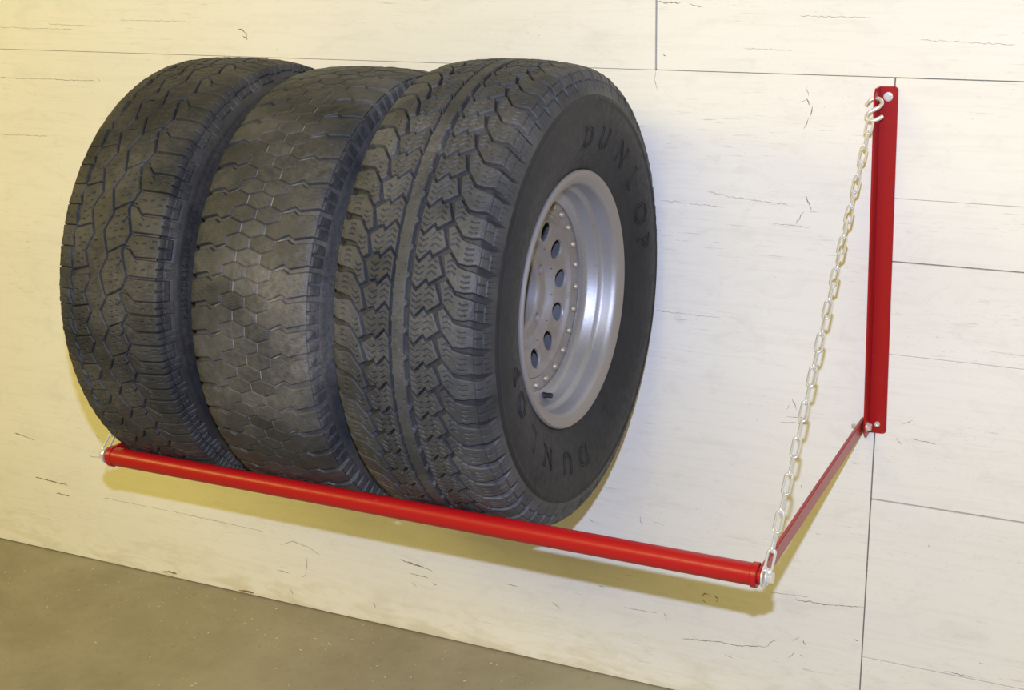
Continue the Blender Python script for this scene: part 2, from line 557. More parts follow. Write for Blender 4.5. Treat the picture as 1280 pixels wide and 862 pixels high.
# ------------------------------------------------------------------ tires
def catmull(P, n=14):
    P = np.array(P, float)
    Q = np.vstack([2 * P[0] - P[1], P, 2 * P[-1] - P[-2]])
    out = []
    for i in range(1, len(Q) - 2):
        p0, p1, p2, p3 = Q[i - 1:i + 3]
        t0 = 0
        t1 = t0 + np.linalg.norm(p1 - p0) ** 0.5
        t2 = t1 + np.linalg.norm(p2 - p1) ** 0.5
        t3 = t2 + np.linalg.norm(p3 - p2) ** 0.5
        for t in np.linspace(t1, t2, n, endpoint=False):
            A1 = (t1 - t) / (t1 - t0) * p0 + (t - t0) / (t1 - t0) * p1
            A2 = (t2 - t) / (t2 - t1) * p1 + (t - t1) / (t2 - t1) * p2
            A3 = (t3 - t) / (t3 - t2) * p2 + (t - t2) / (t3 - t2) * p3
            B1 = (t2 - t) / (t2 - t0) * A1 + (t - t0) / (t2 - t0) * A2
            B2 = (t3 - t) / (t3 - t1) * A2 + (t - t1) / (t3 - t1) * A3
            out.append((t2 - t) / (t2 - t1) * B1 + (t - t1) / (t2 - t1) * B2)
    out.append(P[-1])
    return np.array(out)


class Prof:
    """cross-section of a tire: v is the arc length from the crown (m), side to side"""

    def __init__(self, R, half, depth):
        self.R = R
        mir = [(-a, d) for a, d in half[:0:-1]]
        pts = np.array([(a, R - d) for a, d in mir + half])
        c = catmull(pts)
        s = np.concatenate([[0], np.cumsum(np.linalg.norm(np.diff(c, axis=0), axis=1))])
        s -= s[-1] / 2
        t = np.gradient(c, s, axis=0)
        t /= np.linalg.norm(t, axis=1)[:, None]
        self.s, self.c = s, c
        self.nrm = np.stack([-t[:, 1], t[:, 0]], 1)
        if self.nrm[len(s) // 2, 1] < 0:
            self.nrm *= -1
        self.depth = depth

    def at(self, v, h):
        """(axial, radial) for arc v and height h above the groove floor as a share of the groove depth"""
        a = np.interp(v, self.s, self.c[:, 0])
        r = np.interp(v, self.s, self.c[:, 1])
        na = np.interp(v, self.s, self.nrm[:, 0])
        nr = np.interp(v, self.s, self.nrm[:, 1])
        off = self.depth(v) * (h - 1.0)
        return a + na * off, r + nr * off


def poly_sdf(P, X, Y):
    P = np.asarray(P, float)
    d = np.full(X.shape, 1e9)
    ins = np.zeros(X.shape, bool)
    n = len(P)
    for i in range(n):
        ax, ay = P[i]
        bx, by = P[(i + 1) % n]
        ex, ey = bx - ax, by - ay
        L = ex * ex + ey * ey + 1e-12
        t = np.clip(((X - ax) * ex + (Y - ay) * ey) / L, 0, 1)
        d = np.minimum(d, (X - ax - t * ex) ** 2 + (Y - ay - t * ey) ** 2)
        c = (ay > Y) != (by > Y)
        xi = ax + (Y - ay) * ex / (ey if abs(ey) > 1e-9 else 1e-9)
        ins ^= c & (X < xi)
    d = np.sqrt(d)
    return np.where(ins, -d, d)


def line_dist(P, X, Y):
    d = np.full(X.shape, 1e9)
    for (ax, ay), (bx, by) in zip(P[:-1], P[1:]):
        ex, ey = bx - ax, by - ay
        L = ex * ex + ey * ey + 1e-12
        t = np.clip(((X - ax) * ex + (Y - ay) * ey) / L, 0, 1)
        d = np.minimum(d, np.hypot(X - ax - t * ex, Y - ay - t * ey))
    return d


def block_mesh(name, prof, poly, sipes=(), cuts=(), step=0.8, shrink=0.0, round_=1.0, wear=0.10, clip=None, seed=0, wall=1.2, sipe_w=0.75, sipe_d=0.34):
    """one moulded tread block: polygon in millimetres (v across, s round), raised off the groove floor"""
    P = np.asarray(poly, float)
    v0, v1 = P[:, 0].min() - 1.6, P[:, 0].max() + 1.6
    s0, s1 = P[:, 1].min() - 1.6, P[:, 1].max() + 1.6
    if clip:
        s0, s1 = clip
    nv, ns = int((v1 - v0) / step) + 2, int((s1 - s0) / step) + 2
    X, Y = np.meshgrid(np.linspace(v0, v1, nv), np.linspace(s0, s1, ns), indexing='ij')
    d = poly_sdf(P, X, Y) + shrink
    h = np.interp(d, [-1.6 * round_, -0.7 * round_, -0.25, 0.25 + wall * 0.5, wall + 0.3], [1.0, 0.985, 0.90, 0.10, -0.06])
    for cl, cw, cd in cuts:
        q = line_dist(cl, X, Y)
        h = np.minimum(h, 1.0 - cd * np.interp(q, [cw * 0.5, cw * 0.5 + 0.9], [1, 0]))
    for sl in sipes:
        q = line_dist(sl, X, Y)
        h = h - sipe_d * np.interp(q, [0.25, sipe_w], [1, 0]) * (d < -0.3)
    r = np.random.default_rng(seed)
    w = np.zeros(X.shape)
    for _ in range(5):
        k = r.normal(0, 1, 2)
        k *= 2 * np.pi / r.uniform(14, 40) / np.linalg.norm(k)
        w += np.sin(k[0] * X + k[1] * Y + r.uniform(0, 6.28))
    for _ in range(6):
        k = r.normal(0, 1, 2)
        k *= 2 * np.pi / r.uniform(4, 9) / np.linalg.norm(k)
        w += 0.25 * np.sin(k[0] * X + k[1] * Y + r.uniform(0, 6.28))
    h = h + np.clip(h, 0, 1) * wear * (w / 5 - 0.3)
    a, rr = prof.at(X / 1000, h)
    ph = Y / 1000 / prof.R
    V = np.stack([a, -rr * np.cos(ph), rr * np.sin(ph)], -1).reshape(-1, 3)
    F = grid_faces(nv, ns)
    df = d.ravel()
    F = F[df[F].min(1) < wall + 0.35]
    used = np.unique(F)
    remap = np.full(len(V), -1)
    remap[used] = np.arange(len(used))
    me = mesh_np(name, V[used], remap[F][:, ::-1])
    bm = bmesh.new()
    bm.from_mesh(me)
    f0 = max(bm.faces, key=lambda f: f.calc_area())
    bm.normal_update()
    c = f0.calc_center_median()
    if f0.normal.dot(Vector((0, c.y, c.z))) < 0:
        for f in bm.faces:
            f.normal_flip()
        bm.to_mesh(me)
    bm.free()
    return me


def carcass_mesh(name, prof, dust_to, dust, rings=(), seg=256):
    n = 150
    v = np.linspace(prof.s[0], prof.s[-1], n)
    a, r = prof.at(v, np.zeros(n))
    na = np.interp(v, prof.s, prof.nrm[:, 0])
    nr = np.interp(v, prof.s, prof.nrm[:, 1])
    for rv, rw, rh in rings:                      # moulded rings on the sidewall
        bumpf = rh * np.clip(1.3 * (1 - np.abs(np.abs(v) - rv) / rw), 0, 1)
        a = a + na * bumpf
        r = r + nr * bumpf
    ai, ri = prof.at(v, np.zeros(n))
    ai, ri = ai - na * 0.010, ri - nr * 0.010
    prf = np.concatenate([np.stack([a, r], 1), np.stack([ai, ri], 1)[::-1], [[a[0], r[0]]]])
    V, F = lathe_x(prf, seg)
    me = mesh_np(name, V, F[:, ::-1])
    vv = np.concatenate([v, v[::-1], [v[0]]])
    dz = np.where(np.arange(len(vv)) < n, np.interp(np.abs(vv), [0, dust_to, dust_to + 0.012], [dust, dust, 0.0]), 0)
    at = me.attributes.new('dust', 'FLOAT', 'POINT')
    at.data.foreach_set('value', np.tile(dz, seg).astype(np.float32))
    return me


def ring_copies(base_name, me, mat, parent, angles):
    for k, ang in enumerate(angles):
        o = bpy.data.objects.new(base_name, me if not isinstance(me, list) else me[k % len(me)])
        if not o.data.materials:
            o.data.materials.append(mat)
        COL.objects.link(o)
        o.parent = parent
        o.rotation_euler = (-ang, 0, 0)


def lettering(text, prof, phi0, v0, size, spread, parent, mat, outline=False, bevel=0.0006, lift=0.0004, spans=None):
    """moulded sidewall lettering bent round the tire; letter tops point outward"""
    cu = bpy.data.curves.new('lettering', 'FONT')
    cu.body = text
    cu.size = size
    cu.space_character = spread
    if outline:
        cu.fill_mode = 'NONE'
        cu.bevel_depth = bevel
        cu.bevel_resolution = 1
    else:
        cu.extrude = bevel
    cu.resolution_u = 4
    tmp = bpy.data.objects.new('lettering_curve', cu)
    COL.objects.link(tmp)
    dg = bpy.context.evaluated_depsgraph_get()
    me = bpy.data.meshes.new_from_object(tmp.evaluated_get(dg))
    bpy.data.objects.remove(tmp, do_unlink=True)
    me.name = 'lettering'
    bm = bmesh.new()
    bm.from_mesh(me)
    if not outline:
        bmesh.ops.subdivide_edges(bm, edges=[e for e in bm.edges if e.calc_length() > 0.006], cuts=2)
    co = np.array([v.co[:] for v in bm.verts])
    r0 = np.interp(v0, prof.s, prof.c[:, 1])
    ph = phi0 + co[:, 0] / r0
    vv = v0 - co[:, 1]
    a = np.interp(vv, prof.s, prof.c[:, 0])
    r = np.interp(vv, prof.s, prof.c[:, 1])
    na = np.interp(vv, prof.s, prof.nrm[:, 0])
    nr = np.interp(vv, prof.s, prof.nrm[:, 1])
    hh = co[:, 2] + lift
    a, r = a + na * hh, r + nr * hh
    for v, x, y, z in zip(bm.verts, a, -r * np.cos(ph), r * np.sin(ph)):
        v.co = (x, y, z)
    bmesh.ops.recalc_face_normals(bm, faces=bm.faces)
    bm.to_mesh(me)
    bm.free()
    me.materials.clear()
    return link('lettering', me, mat, parent)


def smooth_to(lo, hi, d):
    def f(v):
        t = np.clip((np.abs(v) - lo) / (hi - lo), 0, 1)
        return d * (1 - t * t * (3 - 2 * t)) + 0.0001
    return f


D2R = math.pi / 180
BAR_D, BAR_Z, BAR_R = 0.6631, 0.6432, 0.0165
XL, XR = 0.1551, 1.3336


def tire_z(R):
    h = R + BAR_R
    return BAR_Z + math.sqrt(h * h - (BAR_D - R) ** 2)


def tire_root(name, x, R, label, cat):
    o = link(name, None)
    o.location = (x, -R - 0.0005, tire_z(R))
    return tag(o, label, cat, 'tires on the wall rack')


# ---- tire with narrow zigzag ribs
R1 = 0.3815
p1 = Prof(R1, [(0, 0), (0.04, 0.0008), (0.075, 0.0035), (0.0935, 0.0072), (0.0985, 0.0092), (0.1012, 0.0132), (0.1045, 0.022), (0.1115, 0.036), (0.1215, 0.062), (0.1275, 0.090),
               (0.128, 0.108), (0.123, 0.130), (0.113, 0.150), (0.108, 0.166), (0.106, 0.175)], smooth_to(0.112, 0.134, 0.0065))
t1 = tire_root('tire', 0.2699, R1, 'worn tire with narrow zigzag ribs and P255 size lettering on its sidewall', 'tire')
c1 = link('tire_body', carcass_mesh('tire_body', p1, 0.10, 0.40, rings=((0.139, 0.0022, 0.0012), (0.150, 0.0012, 0.0008), (0.19, 0.0015, 0.0008))), RUB1, t1)
P1 = 70.6


def zig(vmin, vmax, smin, p):
    """zigzag groove line, s in mm: rises over 0.42 of a pitch, falls over the rest"""
    def f(s):
        t = ((s - smin) / p) % 1.0
        return vmin + (vmax - vmin) * (t / 0.42 if t < 0.42 else (1 - t) / 0.58)
    return f


def tire1_pitch(p):
    k = p / P1
    g4, g3 = zig(33, 46, 0, p), zig(-7, 6, 0.43 * p, p)
    g2, g1 = zig(-40, -27, 0.92 * p, p), zig(-71, -62, 0.34 * p, p)
    G = 1.9
    out = []

    def edge(g, a, b, off, n=24):
        return [(g(s) + off, s) for s in np.linspace(a, b, n)]
    # centre rib, unbroken: clipped to exactly one pitch
    rib = edge(g3, -4, p + 4, -G, 60) + edge(g2, p + 4, -4, G, 60)
    out.append(('tread_rib', rib, [[(-25, 12 * k), (-19, 13 * k)], [(-14, 40 * k), (-8, 42 * k)], [(-22, 52 * k), (-16, 54 * k)]], (), (0, p)))
    # rib beside it, split once a pitch by a slanting slot
    s0 = 0.02 * p
    b = [(g3(s) + G, s) for s in np.linspace(s0 - 5 * k, s0 - 5 * k + p - 2.2, 40)]
    bl = [(g4(s) - G, s) for s in np.linspace(s0 + 10 * k + p - 2.2, s0 + 10 * k, 40)]
    sip = [[(12, (18 + 12 * j) * k), (18, (19.5 + 12 * j) * k)] for j in range(4)] + [[(24, (22 + 12 * j) * k), (30, (23.5 + 12 * j) * k)] for j in range(4)]
    out.append(('tread_block', b + bl, sip, [([(28, p - 24 * k), (36, p - 13 * k)], 1.0, 0.7)], None))
    # far rib
    s0 = 0.46 * p
    b = [(g1(s) + G, s) for s in np.linspace(s0, s0 + p - 2.2, 40)]
    bl = [(g2(s) - G, s) for s in np.linspace(s0 + 9 * k + p - 2.2, s0 + 9 * k, 40)]
    sip = [[(-58, (s0 + 12 * k + 13 * j * k)), (-52, (s0 + 14 * k + 13 * j * k))] for j in range(4)] + [[(-48, (s0 + 18 * k + 13 * j * k)), (-43, (s0 + 20 * k + 13 * j * k))] for j in range(4)]
    out.append(('tread_block', b + bl, sip, (), None))
    # shoulder blocks, two a pitch
    A = [(40, 9), (47, 8), (60, -7), (100, -6.5), (124, -6.5), (124, 27.5), (100, 27.5), (48.5, 27.5), (44, 20)]
    B = [(48.5, 32), (100, 32), (131, 32), (131, P1 - 11), (100, P1 - 11), (61, P1 - 11.5), (46, P1 + 3.5), (39, P1 + 4.5), (36, P1 + 0.5), (41, P1 - 18), (46, P1 - 34)]
    A = [(v, s * k) for v, s in A]
    B = [(v, s * k) for v, s in B]
    cutA = [([(100, 10 * k), (124, 10 * k)], 1.6, 0.8), ([(112, -6 * k), (112, 27 * k)], 0.7, 0.5)]
    cutB = [([(100, 46 * k), (131, 46 * k)], 1.6, 0.8), ([(114, 32 * k), (114, 60 * k)], 0.7, 0.5)]
    sA = [[(56, 16 * k), (63, 14 * k)], [(70, 14 * k), (77, 16.5 * k)], [(84, 10 * k), (92, 9 * k)], [(88, 20 * k), (94, 20 * k)]]
    sB = [[(58, 46 * k), (64, 44 * k)], [(72, 42 * k), (79, 45 * k)], [(84, 50 * k), (92, 49 * k)], [(60, 58 * k), (66, 53 * k)]]
    out.append(('tread_block', A, sA, cutA, None))
    out.append(('tread_block', B, sB, cutB, None))
    L1 = [(-66 + 1, 0), (-73, 0), (-120, 0), (-120, 34.4), (-68, 34.4), (-73, 16)]
    L2 = [(-68, 35.4), (-122, 35.4), (-122, P1 - 0.8), (-75, P1 - 0.8), (-74, 55)]
    for L in (L1, L2):
        L = [(v - 0.0, s * k) for v, s in L]
        out.append(('tread_block', L, [[(-80, L[0][1] + 12 * k), (-86, L[0][1] + 13 * k)], [(-90, L[0][1] + 17 * k), (-96, L[0][1] + 18 * k)]],
                    [([(-100, (L[0][1] + 14 * k)), (-131, (L[0][1] + 14 * k))], 1.6, 0.8)], None))
    return out


LONG, SHORT = 10.6, 148.0 / 19
seq = [LONG] * 20 + [SHORT] * 19
start = 7.9
pitches = {}
for dg_ in (LONG, SHORT):
    p = dg_ * D2R * R1 * 1000
    pitches[dg_] = [(nm, block_mesh('%s_zigzag' % nm, p1, po, si, cu, step=0.85, seed=i, clip=cl, wear=0.16, sipe_d=0.5, sipe_w=1.1, wall=0.9))
                    for i, (nm, po, si, cu, cl) in enumerate(tire1_pitch(p))]
ang = start
for dg_ in seq:
    for nm, me in pitches[dg_]:
        ring_copies(nm, me, RUB1, c1, [ang * D2R])
    ang += dg_
lettering('P255/70R16 109S  M+S', p1, 1.2 * D2R, np.interp(0.322, p1.c[::-1, 1][:len(p1.s) // 2], p1.s[::-1][:len(p1.s) // 2]), 0.0165, 1.12, c1, flat('moulded_letter_black', (0.012, 0.012, 0.013), 0.6), False, 0.0004, 0.0005)

# ---- worn tire with hexagonal blocks
R2 = 0.3791


def depth2(v):
    av = np.abs(v)
    d = np.interp(av, [0, 0.046, 0.070, 0.118, 0.136], [0.0024, 0.0028, 0.0068, 0.0068, 0.0])
    return d + 0.0001


p2 = Prof(R2, [(0, 0), (0.04, 0.0008), (0.08, 0.0035), (0.100, 0.0075), (0.1075, 0.0115), (0.1105, 0.0175), (0.1135, 0.034), (0.1195, 0.058), (0.1265, 0.085), (0.130, 0.108),
               (0.126, 0.132), (0.115, 0.153), (0.109, 0.168), (0.107, 0.178)], depth2)
t2 = tire_root('tire', 0.5396, R2, 'worn-down tire with shallow hexagonal tread blocks and scalloped shoulders, wedged between two tires', 'tire')
c2 = link('tire_body', carcass_mesh('tire_body', p2, 0.052, 0.9, rings=((0.141, 0.002, 0.0012), (0.195, 0.0015, 0.0008))), RUB2, t2)
N2 = 52
PP = 2 * math.pi * R2 / N2 * 1000
hw, hh = 21.0, 15.2


def hexa(cv, cs):
    return [(cv, cs - hh), (cv + hw, cs - hh / 2), (cv + hw, cs + hh / 2), (cv, cs + hh), (cv - hw, cs + hh / 2), (cv - hw, cs - hh / 2)]


q = PP
lug = [(24.5, -7.6), (45.5, -15.2), (65, -4.5), (75, -10.5), (104, -3), (134, -3), (134, q - 12), (104, q - 12), (75, q - 18), (65, q - 12), (45.5, q - 18.5), (45.5, 15.4), (24.5, 7.6)]
lugc = [([(112, 16), (134, 16)], 4.0, 0.85), ([(110.5, -4), (110.5, 38)], 0.9, 0.35)]
lugs = [[(84, 18), (88, 18.5)]]
H2 = [block_mesh('tread_block_hex', p2, hexa(0, 0), (), (), shrink=0.95, round_=1.8, wear=0.42, seed=40 + i, wall=1.6) for i in range(3)]
HA = [block_mesh('tread_block_hex', p2, hexa(22.2, q / 2), (), (), shrink=0.95, round_=1.8, wear=0.42, seed=50 + i, wall=1.6) for i in range(3)]
HB = [block_mesh('tread_block_hex', p2, hexa(-22.2, q / 2), (), (), shrink=0.95, round_=1.8, wear=0.42, seed=60 + i, wall=1.6) for i in range(3)]
LR = [block_mesh('tread_block_lug', p2, lug, lugs, lugc, shrink=0.4, round_=1.4, wear=0.16, seed=70 + i, wall=1.4) for i in range(3)]
LL = [block_mesh('tread_block_lug', p2, [(-v, -s + q) for v, s in lug], [], [([(-112, q - 16), (-134, q - 16)], 4.0, 0.85)], shrink=0.4, round_=1.4, wear=0.16, seed=80 + i, wall=1.4) for i in range(3)]
A2 = [(i * 360 / N2 + 0.0) * D2R for i in range(N2)]
for ml in (H2, HA, HB, LR, LL):
    ring_copies('tread_block', ml, RUB2, c2, A2)

# ---- chunky all-terrain tire on an alloy wheel
R3 = 0.3853
p3 = Prof(R3, [(0, 0), (0.04, 0.0008), (0.075, 0.0036), (0.100, 0.0080), (0.113, 0.0125), (0.121, 0.0205), (0.1265, 0.034), (0.1325, 0.055), (0.1365, 0.080),
               (0.136, 0.105), (0.131, 0.128), (0.122, 0.150), (0.1165, 0.163), (0.112, 0.172), (0.108, 0.178)], smooth_to(0.122, 0.158, 0.0088))
t3 = tire_root('tire', 0.8179, R3, 'chunky all-terrain tire mounted on a dusty riveted alloy wheel', 'tire')
c3 = link('tire_body', carcass_mesh('tire_body', p3, 0.112, 0.30, rings=((0.1655, 0.0026, 0.0024), (0.184, 0.0016, 0.0010), (0.2505, 0.0025, 0.0012), (0.262, 0.0016, 0.0009))), SIDE3, t3)
N3 = 60
q3 = 2 * math.pi * R3 / N3 * 1000
gv = 5.0
rblk = [(19, 4), (27, -6), (42, 10), (46.5, 2.5), (66.5, 16), (56, 16 + 27), (46.5, 2.5 + q3 - gv), (42, 10 + q3 - gv), (27, -6 + q3 - gv), (19, 4 + q3 - gv)]


def vsip(c, s, w, h):
    return [(c - w, s + h), (c, s), (c + w, s + h)]


rs = [vsip(29, 4 + 9 * j, 6.5, 4.2) for j in range(3)] + [vsip(49, 20 + 9 * j, 7, -4.5) for j in range(3)]
rsh = [(70.5, 16.5), (88, -5.5), (100, -7), (114, -5), (136, -10), (157, -13), (158, -12), (158, 23), (157, 24), (138, 19), (120, 22), (114, 24.5), (100, 26.5), (88, q3 - 5.5 - gv), (72, 16.5 + q3 - gv - 2), (63.5, 44)]
ssh = [[(73 - j * 0.5, 20 + 8 * j), (79 - j * .5, 23 + 8 * j), (85 - j * .5, 18.5 + 8 * j)] for j in range(3)] + [[(95, 2 + 8 * j), (100, 0 + 8 * j), (107, 1.5 + 8 * j)] for j in range(3)]
csh = [([(139, s_), (158, s_ - 1)], 0.8, 0.55) for s_ in (-4, 5, 14)] + [([(121, 8), (136, 7)], 0.9, 0.45), ([(136, -12), (136, 16)], 1.0, 0.42), ([(120, -6), (120, 22)], 0.5, 0.22)]
RIBP = [(-9, -4), (-9, q3 * 0.55), (-10.5, q3 * 0.62), (-10.5, q3 * 0.78), (-9, q3 * 0.85), (-9, q3 + 4), (10.5, q3 + 4), (10.5, q3 * 0.42), (14.5, q3 * 0.35), (14.5, q3 * 0.22), (10.5, q3 * 0.12), (10.5, -4)]
M = {}
for nm, po, si, cu in (('r', rblk, rs, ()), ('s', rsh, ssh, csh)):
    M[nm] = [block_mesh('tread_block_chunky', p3, po, si, cu, step=0.75, round_=1.2, wear=0.09, seed=100 + i + len(po), sipe_w=1.0, sipe_d=0.40) for i in range(3)]
    neg = lambda L: [(-v + 5.0, -s + q3) for v, s in L]
    M[nm + 'n'] = [block_mesh('tread_block_chunky', p3, neg(po), [neg(x) for x in si], [(neg(a), b_, c_) for a, b_, c_ in cu], step=0.75, round_=1.2, wear=0.09, seed=120 + i + len(po), sipe_w=1.0, sipe_d=0.40) for i in range(3)]
rib3 = [block_mesh('tread_rib_chunky', p3, RIBP, [[(-4, 8), (-1, 11)], [(5, 24), (8, 27)], [(-9, 30), (-6, 31)], [(10, 12), (13, 14)]], (), clip=(0, q3), wear=0.0, seed=140, sipe_w=1.0, sipe_d=0.2)]
A3 = [(11.1 + i * 360 / N3) * D2R for i in range(N3)]
for nm in ('r', 's', 'rn', 'sn'):
    ring_copies('tread_block', M[nm], RUB3, c3, A3)
ring_copies('tread_rib', rib3, RUB3, c3, A3)
half = len(p3.s) // 2


def v_at_r(prof, r):
    hlf = len(prof.s) // 2
    return float(np.interp(r, prof.c[hlf:, 1][::-1], prof.s[hlf:][::-1]))


vb = v_at_r(p3, 0.250)
for base in (0, 180):
    for ch, a_ in zip('DUNLOP', (93.2, 108.5, 126.5, 143.5, 159.0, 172.5)):
        lettering(ch, p3, (a_ - 4.6 - base) * D2R, vb, 0.052, 1.0, c3, SIDE3, True, 0.0012, 0.0003)

# rim
ALB, ALD = mat_alloy('alloy_barrel', 0.32, True), mat_alloy('alloy_disc_dusty', 1.0)
OUTR = [(0.1015, 0.206), (0.108, 0.2125), (0.1145, 0.2130), (0.1175, 0.2105), (0.1175, 0.2060), (0.1145, 0.2010), (0.1120, 0.1945), (0.108, 0.1905), (0.100, 0.1885), (0.088, 0.1870),
        (0.083, 0.1855), (0.080, 0.1815), (0.076, 0.1795), (0.062, 0.1775), (0.058, 0.1745), (0.0555, 0.168), (0.0535, 0.160)]
INR = [(0.0510, 0.160), (0.046, 0.166), (0.030, 0.168), (-0.05, 0.170), (-0.07, 0.178), (-0.090, 0.1885), (-0.108, 0.1905), (-0.1145, 0.201), (-0.1175, 0.206), (-0.1175, 0.2105), (-0.1145, 0.213), (-0.1015, 0.206),
       (-0.09, 0.195), (-0.03, 0.176), (0.03, 0.176), (0.07, 0.186), (0.095, 0.195), (0.1015, 0.206)]
rim = link('rim', lathe_mesh('rim', OUTR + INR, 160, 0.7), ALB, t3)


def disc_a(r):
    """how far out along the axle the wheel centre stands at radius r"""
    return np.interp(r, [0.050, 0.055, 0.060, 0.0815, 0.088, 0.0925, 0.128, 0.131, 0.1335, 0.1365, 0.140, 0.144, 0.160], [0.006, 0.019, 0.022, 0.022, 0.030, 0.0350, 0.0415, 0.0455, 0.0485, 0.0488, 0.0458, 0.0468, 0.0500])


def holed_annulus(r0, r1, nh, hr, hc, phase, thick, n=64, loops=9, squash=1.0):
    """annulus of nh sectors with one round hole in each, dished by disc_a"""
    V, F = [], []
    sec = 2 * math.pi / nh
    for s in range(nh):
        c = phase + s * sec
        b0 = len(V)
        loopset = []
        for k in range(n):
            t = 2 * math.pi * k / n
            dx, dy = math.cos(t), math.sin(t)
            hx, hy = hc + hr * squash * dx, hr * dy                    # hole edge (radial, tangential)
            # rectangle boundary in (r, arc at hc)
            W2 = sec * hc / 2
            tr = (r1 - hc) / dx if dx > 1e-9 else ((r0 - hc) / dx if dx < -1e-9 else 1e9)
            tt = W2 / abs(dy) if abs(dy) > 1e-9 else 1e9
            e = min(tr, tt)
            ex, ey = hc + e * dx, e * dy
            loopset.append(((hx, hy), (ex, ey)))
        for j in range(loops + 3):
            for (hx, hy), (ex, ey) in loopset:
                if j < 3:
                    f, back = 0.0, (-thick, -0.0012, -0.0003)[j]
                    grow = (0.0, 0.0, 0.0006)[j]
                else:
                    f, back, grow = ((j - 2) / loops), 0.0, 0.0
                    f = f ** 1.1
                x, y = hx + (ex - hx) * f, hy + (ey - hy) * f
                if grow:
                    L = math.hypot(x - hc, y)
                    x, y = hc + (x - hc) * (1 + grow / L), y * (1 + grow / L)
                th = c + y / hc
                V.append((float(disc_a(x)) + back, -x * math.cos(th), x * math.sin(th)))
        for j in range(loops + 2):
            for k in range(n):
                l = (k + 1) % n
                F.append((b0 + j * n + k, b0 + j * n + l, b0 + (j + 1) * n + l, b0 + (j + 1) * n + k))
    return np.array(V), np.array(F)


Va, Fa = holed_annulus(0.088, 0.1345, 12, 0.0158, 0.1105, 119 * D2R, 0.004, squash=1.05)
Vb, Fb = holed_annulus(0.056, 0.0885, 5, 0.0085, 0.0700, 157 * D2R, 0.008, n=96)
rr_ = np.array([0.0500, 0.0500, 0.0520, 0.0545, 0.0565])
Vc, Fc = lathe_x([(-0.03, 0.054), (0.0, 0.0535), (0.017, 0.0535), (0.0195, 0.0545), (0.0212, 0.0565)], 120)
Vd, Fd = lathe_x([(float(disc_a(r)), r) for r in (0.1335, 0.135, 0.1365, 0.138, 0.140, 0.142, 0.144, 0.148, 0.155, 0.162)] + [(0.042, 0.1625)], 160)
off = 0
VV, FF = [], []
for v_, f_ in ((Va, Fa), (Vb, Fb), (Vc, Fc), (Vd, Fd)):
    VV.append(v_)
    FF.append(f_ + off)
    off += len(v_)
me = mesh_np('wheel_center', np.concatenate(VV), np.concatenate(FF))
bm = bmesh.new()
bm.from_mesh(me)
bmesh.ops.remove_doubles(bm, verts=bm.verts, dist=2e-5)
bmesh.ops.recalc_face_normals(bm, faces=bm.faces)
bm.to_mesh(me)
bm.free()
me.set_sharp_from_angle(angle=0.7)
wc = tag(link('wheel_center', me, ALD, rim), 'dusty alloy wheel centre with round holes')
rv = lathe_mesh('rivet', [(0.0, 0.0060), (0.0032, 0.0058), (0.0056, 0.0042), (0.0064, 0.0018), (0.0066, 0.0)], 16)
for i in range(24):
    a_ = (8 + 15 * i) * D2R
    link('rivet', rv, BRASS, rim, (0.0478, -0.1510 * math.cos(a_), 0.1510 * math.sin(a_)))
vs = lathe_mesh('valve_stem', [(0.0, 0.0), (0.0, 0.0080), (0.004, 0.0075), (0.006, 0.0055), (0.014, 0.0048), (0.0145, 0.0040), (0.0155, 0.0044), (0.0245, 0.0044), (0.025, 0.0038), (0.025, 0.0)], 18)
a_ = -88 * D2R
vo = link('valve_stem', vs, BLACK, rim, (0.0470, -0.1715 * math.cos(a_), 0.1715 * math.sin(a_)))
vo.rotation_euler = (0, -0.06, 0)

# ------------------------------------------------------------------ red wall rack
rack = link('tire_rack', None)
rack.location = (XL, 0, BAR_Z)
tag(rack, 'red steel folding wall rack whose long front bar holds three tires', 'tire rack')


def rk(name, me, mat=RED, parent=None, loc=None):
    """part of the rack, its mesh given in place"""
    o = link(name, me, mat, parent or rack)
    if parent is None:
        o.location = Vector(loc or (0, 0, 0)) - rack.location
    else:
        o.location = loc or (0, 0, 0)
    return o


# front bar with end collars
n_ = 40
Vt, Ft = lathe_x([(XL + 0.004, 0.0), (XL + 0.004, BAR_R), (XR - 0.0045, BAR_R), (XR - 0.0045, 0.0)], n_)
me = lathe_mesh('bar', [(XL + 0.004, 0.0), (XL + 0.004, BAR_R), (XR - 0.004, BAR_R), (XR - 0.004, 0.0)], n_)
bar = rk('front_bar', me, RED, None, (0, -BAR_D, BAR_Z))
for x0, x1 in ((XL + 0.003, XL + 0.013), (XR - 0.013, XR - 0.003)):
    pr = [(x0, 0.0), (x0, 0.0172), (x0 + 0.001, 0.0185), (x1 - 0.001, 0.0185), (x1, 0.0172), (x1, 0.0)]
    rk('end_collar', lathe_mesh('end_collar', pr, n_), RED, bar)


